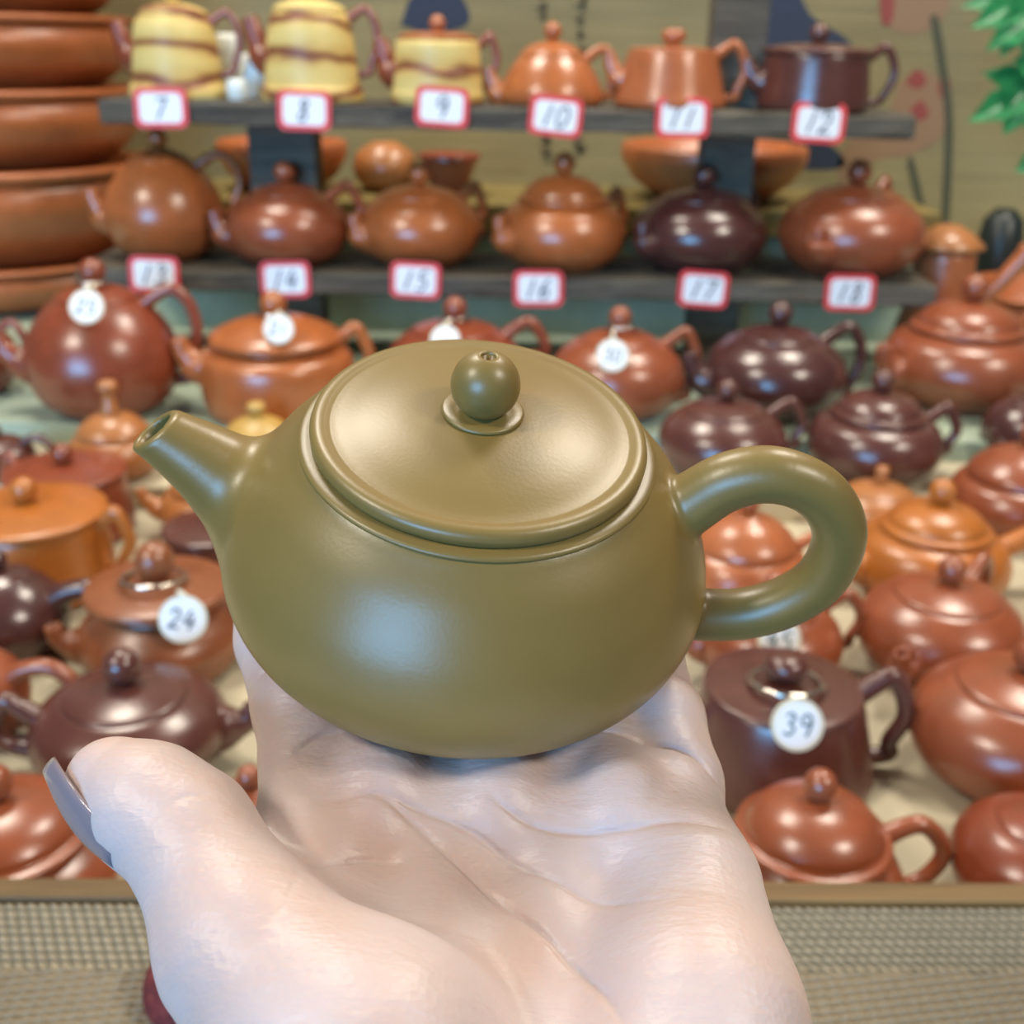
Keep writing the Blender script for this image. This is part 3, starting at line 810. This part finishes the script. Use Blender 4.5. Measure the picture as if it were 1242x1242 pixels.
# ------------------------------------------------------------------ tags
DIG = {
    '0': [[(.5, 1), (.15, .8), (.08, .4), (.3, .02), (.65, .05), (.9, .4), (.85, .8), (.5, 1)]],
    '1': [[(.62, 1), (.38, 0)]],
    '2': [[(.1, .75), (.3, .98), (.65, .95), (.8, .7), (.5, .35), (.08, .03), (.5, .08), (.95, .02)]],
    '3': [[(.12, .9), (.5, 1), (.82, .8), (.45, .55), (.85, .35), (.6, .02), (.1, .1)]],
    '4': [[(.5, 1), (.06, .36)], [(.04, .36), (.96, .38)], [(.7, .74), (.6, 0)]],
    '5': [[(.9, .98), (.35, .95), (.25, .58), (.7, .55), (.85, .25), (.5, 0), (.1, .1)]],
    '6': [[(.75, 1), (.25, .6), (.1, .2), (.45, 0), (.82, .2), (.6, .48), (.15, .3)]],
    '7': [[(.08, .92), (.92, .97)], [(.9, .99), (.36, 0)]],
    '8': [[(.75, .85), (.4, 1), (.2, .78), (.75, .3), (.5, 0), (.15, .2), (.55, .6), (.75, .85)]],
    '9': [[(.86, .78), (.7, .97), (.4, 1), (.14, .8), (.22, .58), (.55, .52), (.86, .74), (.84, .4), (.66, .02)]],
}


def strokes(text, hgt, sw, slant=.12):
    """pen strokes as flat ribbons in the XZ plane (reads towards -Y)"""
    parts = []; wd = hgt * .62; adv = hgt * .74; x = -(adv * (len(text) - 1) + wd) / 2
    for ch in text:
        for L in DIG[ch]:
            pts = [(x + wd * u + slant * hgt * (v - .5), 0, (v - .5) * hgt) for u, v in L]
            pts = np.array(pts) if ch in '147' else cat(pts, 4)
            n = len(pts); T = np.gradient(pts, axis=0); T /= np.linalg.norm(T, axis=1)[:, None] + 1e-9
            N = np.stack([-T[:, 2], 0 * T[:, 0], T[:, 0]], 1); V = []
            for i in range(n):
                V += [pts[i] + N[i] * sw, pts[i] - N[i] * sw, pts[i] + N[i] * sw + (0, -.02, 0), pts[i] - N[i] * sw + (0, -.02, 0)]
            Fc = []
            for i in range(n - 1):
                a, c = 4 * i, 4 * i + 4
                Fc += [(a + 2, a + 3, c + 3, c + 2), (a, a + 2, c + 2, c), (a + 1, c + 1, c + 3, a + 3)]
            parts.append((V, Fc))
        x += adv
    return merge(*parts)


def plate(outline, y0, y1):
    n = len(outline); V = [(x, y0, z) for x, z in outline] + [(x, y1, z) for x, z in outline]
    return V, [tuple(range(n)), tuple(range(2 * n - 1, n - 1, -1))] + [(i, i + n, (i + 1) % n + n, (i + 1) % n) for i in range(n)]


def rrect(w, h, r, n=5):
    o = []
    for cx, cz, a0 in ((w - r, h - r, 0), (-w + r, h - r, 90), (-w + r, -h + r, 180), (w - r, -h + r, 270)):
        for k in range(n + 1):
            a = math.radians(a0 + 90 * k / n); o.append((cx + r * math.cos(a), cz + r * math.sin(a)))
    return o


UNDER = {'7': 'the short marbled yellow teapot', '8': 'the tall swirled yellow teapot', '9': 'the yellow banded teapot', '10': 'the orange bell shaped teapot', '11': 'the orange cone teapot', '12': 'the purple brown cylinder teapot', '13': 'the egg shaped shelf teapot', '14': 'the round rust shelf teapot', '15': 'the flattened orange brown teapot', '16': 'the teapot with stacked dome lid', '17': 'the glossy dark purple shelf teapot', '18': 'the large orange red shelf teapot'}


def shelf_tag(num, px, py, Y, tilt=0, wpx=60, hpx=43):
    p = atY(px, py, Y); k = Y / F * 1.02
    root = empty('number_tag', p); root.rotation_euler = (math.radians(-6), math.radians(tilt), 0)
    tag(root, 'red bordered white card handwritten %s below %s' % (num, UNDER[num]), 'number tag', 'number cards on the shelf edges')
    obj('border', *plate(rrect(wpx / 2 * k, hpx / 2 * k, .8), -.06, .06), M['tagred'], root, smooth=False)
    fc = obj('face', *plate(rrect(wpx / 2 * k * .8, hpx / 2 * k * .74, .6), -.085, -.05), M['tagwhite'], root, smooth=False)
    obj('numeral', *strokes(num, hpx * k * .52, .11, .2), M['ink'], fc, loc=(0, -.09, 0), smooth=False)


for n, px, py in ((7, 195, 131), (8, 369, 134), (9, 536, 130), (10, 674, 141), (11, 828, 143), (12, 993, 149)):
    shelf_tag(str(n), px, py, YF + .75, (n * 37 % 7) - 1)
for n, px, py in ((13, 187, 333), (14, 346, 339), (15, 504, 340), (16, 653, 350), (17, 853, 351), (18, 1031, 355)):
    shelf_tag(str(n), px, py, YF - .25, (n * 53 % 7) - 2)


def ring_tag(potkey, label, text, tpx, tpy, tw, ringr, ink='tealink', extra=0):
    """a steel ring round the knob with a round paper tag hanging from it towards the viewer"""
    lab, x, y, z, R, ztop = next(q for q in POTS if potkey in q[0])
    c = np.array([x, y, ztop + .12]); d0 = (c - CAM) @ FWD
    root = empty('ring_tag', c); tag(root, label, 'tag', 'round key tags on teapot knobs')
    tilt = 0.16
    ring = [(ringr * math.cos(a), ringr * math.sin(a) - ringr * .25, -tilt * (math.sin(a) * -ringr) * -1 + .05) for a in np.linspace(0, 2 * math.pi, 40, endpoint=False)]
    obj('ring', *tube(ring, ringr * .09, 10, closed=True), M['steel'], root)
    for e in range(extra):
        obj('ring', *tube([(p[0] * .8 + .5, p[1] * .8 - .6, p[2] + .15) for p in ring], ringr * .07, 10, closed=True), M['steel'], root)
    t = at(tpx, tpy, d0 - R * .58 - .5); rel = t - c; rr = tw / 2 * (d0 - R * .58) / F
    disc = obj('tag_rim', *plate([(rr * math.cos(a), rr * math.sin(a)) for a in np.linspace(0, 2 * math.pi, 36, endpoint=False)], -.1, .1), M['tagrim'], root, smooth=False)
    disc.location = Vector(rel) * CM; disc.rotation_euler = (math.radians(-24), math.radians(6), 0)
    obj('paper_face', *plate([(rr * .86 * math.cos(a), rr * .86 * math.sin(a)) for a in np.linspace(0, 2 * math.pi, 36, endpoint=False)], -.13, -.09), M['tagwhite'], disc, smooth=False)
    if text: obj('numeral', *strokes(text, rr * .82, .055 * rr / 1.2, .1), M[ink], disc, loc=(0, -.135, 0), smooth=False)
    a = Vector((rel[0] * .75, -ringr * 1.22, .1)); bq = Vector(rel) + Vector((0, .35 * rr, rr * .92))
    mid = (a + bq) / 2
    obj('tag_eye', *tube([tuple(a), tuple(mid), tuple(bq)], [.2, .32, .36], 10, .6), M['tagrim'], root)


ring_tag('ring tag 24', 'round white key tag reading 24 on the caramel teapot', '24', 222, 751, 58, 2.0, 'ink')
ring_tag('ring tag 39', 'round white key tag reading 39 on the dark cone teapot', '39', 967, 879, 64, 2.0)
ring_tag('ring tag 45', 'round white key tag reading 45 below the olive handle', '45', 945, 776, 54, 2.0)
ring_tag('egg shaped teapot wearing', 'small round white key tag hanging on the egg shaped teapot', '25', 105, 372, 42, 1.6)
ring_tag('drum shaped teapot with domed', 'round white key tag lying on the orange drum teapot lid', '21', 338, 399, 37, 1.5)
ring_tag('half hidden behind', 'round white key tag peeking over the olive lid', '', 540, 412, 36, 1.5)
ring_tag('double ring tag', 'round white key tag on the red teapot behind the olive lid', '30', 743, 431, 40, 1.5, extra=1)
ring_tag('ring on its knob', 'steel ring with key tag on the small orange teapot knob', '', 852, 596, 30, 1.3)

# ------------------------------------------------------------------ back board, bowls and basins behind the shelf
bz = atY(700, 250, 140)[2]
riser = bevelled('riser_box', box(-46, 52, 141.5, 160, Z2, bz - 3.4), M['sage'], bev=.2)
tag(riser, 'pale green cloth covered box under the yellow board', 'box')
bb = bevelled('bamboo_board', box(-46, 52, 140, 161, bz - 3.4, bz), M['bamboo'], bev=.3)
tag(bb, 'olive yellow wooden board behind the lower shelf', 'board')


def vessel(name, label, cat_, loc, prof, mat, group=None, seg=48, rimmat=None):
    root = empty(name, loc); tag(root, label, cat_, group)
    obj('bowl_wall', *lathe(prof, seg), mat, root)
    return root


def basin_prof(R, h):
    o = cat([(R * .62, 0), (R * .74, .25), (R * .9, h * .28), (R * .985, h * .58), (R * .97, h * .78), (R * .93, h * .86)], 5)
    q = [(R * .925, h * .88), (R * .99, h * .91), (R * 1.01, h * .95), (R * .99, h * .99), (R * .94, h), (R * .88, h * .97), (R * .8, h * .5), (R * .5, .5), (0, .5)]
    return [(0, .0)] + [tuple(p) for p in o] + q


BY = 160; bxc = atY(-8, 200, BY)[0]; BR = 21.5
names = ['lowest', 'second lowest', 'middle', 'second highest', 'highest']
ys = [405, 335, 214, 112, 14]
zr = [atY(-8, y, BY - BR)[2] for y in ys]            # heights of the rim fronts
zb = Z2
for i in range(1, 5):
    h = zr[i] - zb
    root = empty('clay_basin', (bxc, BY, zb)); tag(root, 'wide terracotta basin, %s in the tall stack by the shelf end' % ['', 'lowest', 'second from the bottom', 'third from the bottom', 'fourth from the bottom'][i], 'basin', 'stacked terracotta basins')
    pr = basin_prof(BR * (1 - .012 * i), h); cut = 36
    obj('basin_wall', *lathe(pr, 72), M['basin'], root)
    zb = zr[i] - .3
pr = basin_prof(BR * .94, 9.5)
root = empty('clay_basin', (bxc, BY, zb)); tag(root, 'topmost wide terracotta basin nested on the tall stack', 'basin', 'stacked terracotta basins')
obj('basin_wall', *lathe(pr, 72), M['basin'], root)


def bowl(label, px, py, wpx, Y, h, mat, z, prof=None, name='clay_bowl'):
    p = atY(px, py, Y); R = wpx / 2 * Y / F
    root = empty(name, (p[0], Y, z)); tag(root, label, 'bowl')
    pr = prof or [(0, 0), (.5, 0), (.6, .04), (.86, .35), (.99, .7), (1, .9), (.98, 1), (.92, 1), (.88, .7), (.5, .15), (0, .12)]
    obj('bowl_wall', *lathe([(r * R, q * h) for r, q in pr], 48), mat, root)


bowl('wide brown bowl on the yellow board behind the dark purple teapot', 862, 230, 214, 150, 6.8, M['basin'], bz)
bowl('flared brown cup with reddish rim on the yellow board', 545, 230, 76, 149, 5.0, M['rust'], bz, [(0, 0), (.5, 0), (.62, .3), (.85, .8), (1, 1), (.94, 1), (.5, .2), (0, .15)], 'clay_cup')
bowl('dim olive brown rounded jar on the yellow board', 468, 225, 76, 151, 6.1, M['tan'], bz, [(0, 0), (.6, 0), (.9, .25), (1, .5), (.85, .8), (.45, .97), (.4, 1), (0, 1)], 'clay_jar')
bowl('dim brown bowl on the yellow board behind the shelf post', 345, 225, 150, 151, 6.1, M['basin'], bz)

# big low dish and side-handled pot at the right end
p = atY(1262, 400, 124)
root = empty('clay_dish', (p[0] + 9, 141, Z2)); tag(root, 'wide low terracotta dish behind the orange red squat teapot', 'dish')
obj('dish_wall', *lathe(basin_prof(11.5, 7.4), 56), M['basin'], root)
p = atZ(1148, 425, Z2); Yk = 130; p = atY(1148, 300, Yk); kk = Yk / F
root = empty('side_handle_pot', (p[0], Yk, Z2)); tag(root, 'tall terracotta pot with conical cap and straight side handle by the shelf end', 'pot')
sc_ = 42 * kk
ztop = atY(1148, 300, Yk)[2] - Z2
obj('body', *lathe([(0, 0)] + [tuple(q) for q in cat([(sc_ * 1.2, 0), (sc_ * 1.3, .6), (sc_ * 1.1, ztop * .3), (sc_ * .88, ztop * .6), (sc_ * .84, ztop)], 5)] + [(0, ztop)]), M['peach'], root)
obj('cap', *lathe([(0, ztop - .05), (sc_ * .9, ztop - .05), (sc_ * 1.02, ztop + .1), (sc_ * 1.03, ztop + .4), (sc_ * .7, ztop + 1.6), (sc_ * .3, ztop + 2.5), (0, ztop + 2.7)]), M['tan'], root)
hpts = [(sc_ * .7, -.4, ztop * .42), (sc_ * 1.3, -.8, ztop * .62), (sc_ * 2.0, -1.2, ztop * .9), (sc_ * 2.25, -1.3, ztop * 1.02)]
obj('side_handle', *tube(cat(hpts, 4), np.linspace(.7, 1.25, 13), 18), M['peach'], root)
bowl('dark charcoal round jar behind the side handle pot', 1203, 345, 56, 157, 15, plain('charcoal_glaze', (36, 44, 42), .35), Z2, [(0, 0), (.7, 0), (.95, .3), (1, .6), (.8, .9), (.4, 1), (0, 1)], 'dark_jar')

# white porcelain pieces on the top shelf
for lab, px, wpx, h, Y in (('white porcelain bottle seen through the marbled teapot handle', 277, 30, 6.6, YF + 11.8), ('white porcelain cup between the two marbled teapots', 311, 36, 4.6, YF + 9.5), ('tiny white porcelain cup beside the marbled teapot base', 287, 24, 2.2, YF + 3.2)):
    p = atY(px, 100, Y); R = wpx / 2 * Y / F
    root = empty('porcelain_cup', (p[0], Y, SZ1 - .1)); tag(root, lab, 'cup')
    obj('cup_wall', *lathe([(0, 0), (R * .7, 0), (R * .85, h * .1), (R, h * .5), (R * .92, h * .9), (R * .8, h), (R * .7, h), (R * .6, h * .3), (0, h * .2)], 28), M['porcelain'], root)

# ------------------------------------------------------------------ reed screen with ink lotus painting
YB = 187.0
SCREEN = empty('reed_screen', (0, YB, Z2)); tag(SCREEN, 'olive reed screen painted with dark leaves, red lotus and small writing', 'screen')
rng = random.Random(4)
parts = []
zz = 0.
while zz < 72:
    parts.append(box(-100, 112, -.12 + rng.uniform(-.05, .05), .25, zz, zz + .55)); zz += .62


def mat_reed():
    t = NT('reed_slats'); c = t.obj()
    n1 = t.noise(1, 4, .6, t.map(c, (3, 1, 190))); n2 = t.noise(4, 2)
    a = t.ramp(t.math('ADD', t.math('MULTIPLY', n1, .6), t.math('MULTIPLY', n2, .4)), [(.3, lin((118, 108, 76))), (.7, lin((164, 150, 108)))])
    t.l(a, t.b.inputs['Base Color']); t.set(Roughness=.8); return t.m


sl = obj('reed_slats', *merge(*parts), mat_reed(), SCREEN, smooth=False); sl['kind'] = 'stuff'
obj('backing', *box(-100, 112, .2, .5, 0, 72), plain('screen_backing_cloth', (120, 108, 76), .9), SCREEN, smooth=False)
PI = dict(navy=plain('navy_ink_wash', (44, 54, 74), .8), red=plain('dull_red_ink', (138, 66, 60), .8), pink=plain('faded_rose_ink', (140, 110, 84), .8), stem=plain('dark_green_ink', (72, 72, 56), .8), txt=plain('faded_black_ink', (92, 84, 66), .8))


def blot(nm, outline, mat, off=.2):
    pts = [atY(x, y, YB - off) for x, y in outline]
    c = cat([(q[0], q[2] - Z2) for q in pts] + [(pts[0][0], pts[0][2] - Z2)], 5)[:-1]
    obj(nm, *plate([tuple(q) for q in c], -off - .02, -off + .02), mat, SCREEN, smooth=False)


blot('painted_leaf', [(905, -30), (960, -20), (985, 20), (1030, 50), (1045, 90), (990, 110), (930, 130), (905, 100)], PI['navy'])
blot('painted_leaf', [(880, 165), (940, 168), (1000, 172), (1025, 200), (980, 206), (900, 196)], PI['navy'])
blot('painted_leaf', [(486, 30), (500, -6), (530, -30), (560, -4), (568, 28), (525, 40)], PI['navy'])
blot('painted_lotus', [(1066, -20), (1110, -24), (1150, -10), (1140, 28), (1100, 42), (1074, 26)], PI['pink'])
blot('painted_petal', [(1066, -10), (1084, -12), (1082, 24), (1070, 28)], PI['red'], .25)
blot('painted_lotus', [(1090, 100), (1118, 84), (1150, 110), (1146, 160), (1108, 186), (1060, 196), (1028, 232), (1016, 200), (1040, 160), (1076, 140)], PI['pink'])
for o_ in ([(1098, 100), (1112, 84), (1124, 98), (1112, 108)], [(1138, 98), (1152, 96), (1152, 120), (1140, 116)], [(1104, 132), (1118, 122), (1126, 140), (1110, 146)]):
    blot('painted_petal', o_, PI['red'], .25)
blot('painted_stem', [(1128, 20), (1138, 22), (1148, 80), (1156, 150), (1150, 280), (1142, 280), (1146, 150), (1138, 80)], PI['stem'], .3)
blot('painted_stem', [(1100, 196), (1108, 194), (1124, 262), (1126, 282), (1118, 282), (1112, 250)], PI['stem'], .3)
for cx, y0, y1, n in ((658, -8, 22, 2), (706, -10, 66, 4), (662, 150, 196, 3), (702, 150, 190, 3)):
    for k in range(n):
        y = y0 + (y1 - y0) * (k + .5) / n; s = 8
        for j in range(4):
            x = cx + rng.uniform(-4, 4); yy = y + rng.uniform(-7, 7); dx, dy = (rng.uniform(4, 8), rng.uniform(-2, 2)) if j % 2 else (rng.uniform(-2, 2), rng.uniform(4, 8))
            blot('ink_stroke', [(x - dx, yy - dy), (x + dy * .25 + 1, yy - dx * .25 - 1), (x + dx, yy + dy), (x - dy * .25 - 1, yy + dx * .25 + 1)], PI['txt'], .22)

# ------------------------------------------------------------------ green plant at the upper right
PLANT = empty('leafy_plant', atY(1262, 300, 158)); tag(PLANT, 'bright green leafy plant hanging before the painted reed screen', 'plant')
pl0 = atY(1262, 300, 158)
tl = NT('green_leaf'); tl.l(tl.ramp(tl.noise(60, 3), [(.3, lin((24, 104, 58))), (.7, lin((62, 158, 92)))]), tl.b.inputs['Base Color']); tl.set(Roughness=.3)
M['leaf'] = tl.m


def leaf(px, py, tx, ty, wd, Y, tiltv=.3):
    a = atY(px, py, Y); b_ = atY(tx, ty, Y - 1.2); ax = b_ - a; L = np.linalg.norm(ax); ax /= L
    nrm = np.array([.15, -1, tiltv]); nrm -= ax * (nrm @ ax); nrm /= np.linalg.norm(nrm); sd_ = np.cross(ax, nrm); V = []; Fc = []
    wd *= 1.5; prof = [(0, .02), (.1, .36), (.26, .5), (.42, .36), (.55, .4), (.76, .2), (1, 0)]
    for lay in (0, .05):
        for u, wv in prof:
            for s in (-1, -.5, 0, .5, 1):
                V.append(a - pl0 + ax * L * u + sd_ * s * wv * wd + nrm * (.16 * wd * (abs(s)) * (wv / .5) - .5 * (u - .5) ** 2 - lay))
    n = len(prof) * 5
    for i in range(len(prof) - 1):
        for j in range(4):
            q = (i * 5 + j, i * 5 + j + 1, i * 5 + j + 6, i * 5 + j + 5); Fc.append(q); Fc.append(tuple(k + n for k in q[::-1]))
    obj('leaf', V, Fc, M['leaf'], PLANT)


for q in ((1250, -12, 1166, 8, 3.2), (1240, 0, 1178, 34, 3.2), (1262, 6, 1196, 62, 3.6), (1240, 14, 1214, 70, 3.2), (1275, 20, 1236, 72, 3.4), (1256, -40, 1190, -18, 3.4),
          (1250, 104, 1192, 88, 3.0), (1246, 108, 1174, 148, 3.4), (1242, 112, 1218, 164, 3.6), (1262, 104, 1246, 158, 3.4), (1262, 190, 1232, 208, 2.6), (1268, 90, 1228, 72, 3.0)):
    leaf(*q, 157 + rng.uniform(-2, 2))
stem = [atY(x, y, 158) - pl0 for x, y in ((1252, -60), (1258, 0), (1254, 60), (1250, 108), (1258, 180), (1262, 300), (1264, 385))]
stem[-1][2] = Z2 - pl0[2]
obj('stem', *tube(cat(stem, 4), .28, 8), plain('green_stem', (70, 110, 60), .6), PLANT)

# ------------------------------------------------------------------ dark red bundle behind the wrist
tr = NT('mottled_red_velvet'); tr.l(tr.ramp(tr.noise(220, 5, .7), [(.3, lin((58, 24, 34))), (.55, lin((112, 34, 34))), (.75, lin((150, 70, 60)))]), tr.b.inputs['Base Color'])
tr.set(Roughness=.7); tr.bump(tr.noise(400, 4), .8, .002)
p = atZ(232, 1215, RIMZ - .3)
tag(obj('cloth_pouch', *lathe([(0, 0)] + [tuple(q) for q in cat([(1.5, 0), (1.95, .5), (1.9, 1.3), (1.5, 2.0), (.8, 2.5), (.3, 2.65)], 5)] + [(0, 2.65)], 32), tr.m, loc=(p[0] + .3, p[1], RIMZ - .32)), 'mottled dark red bundle on the woven runner beside the wrist', 'pouch')
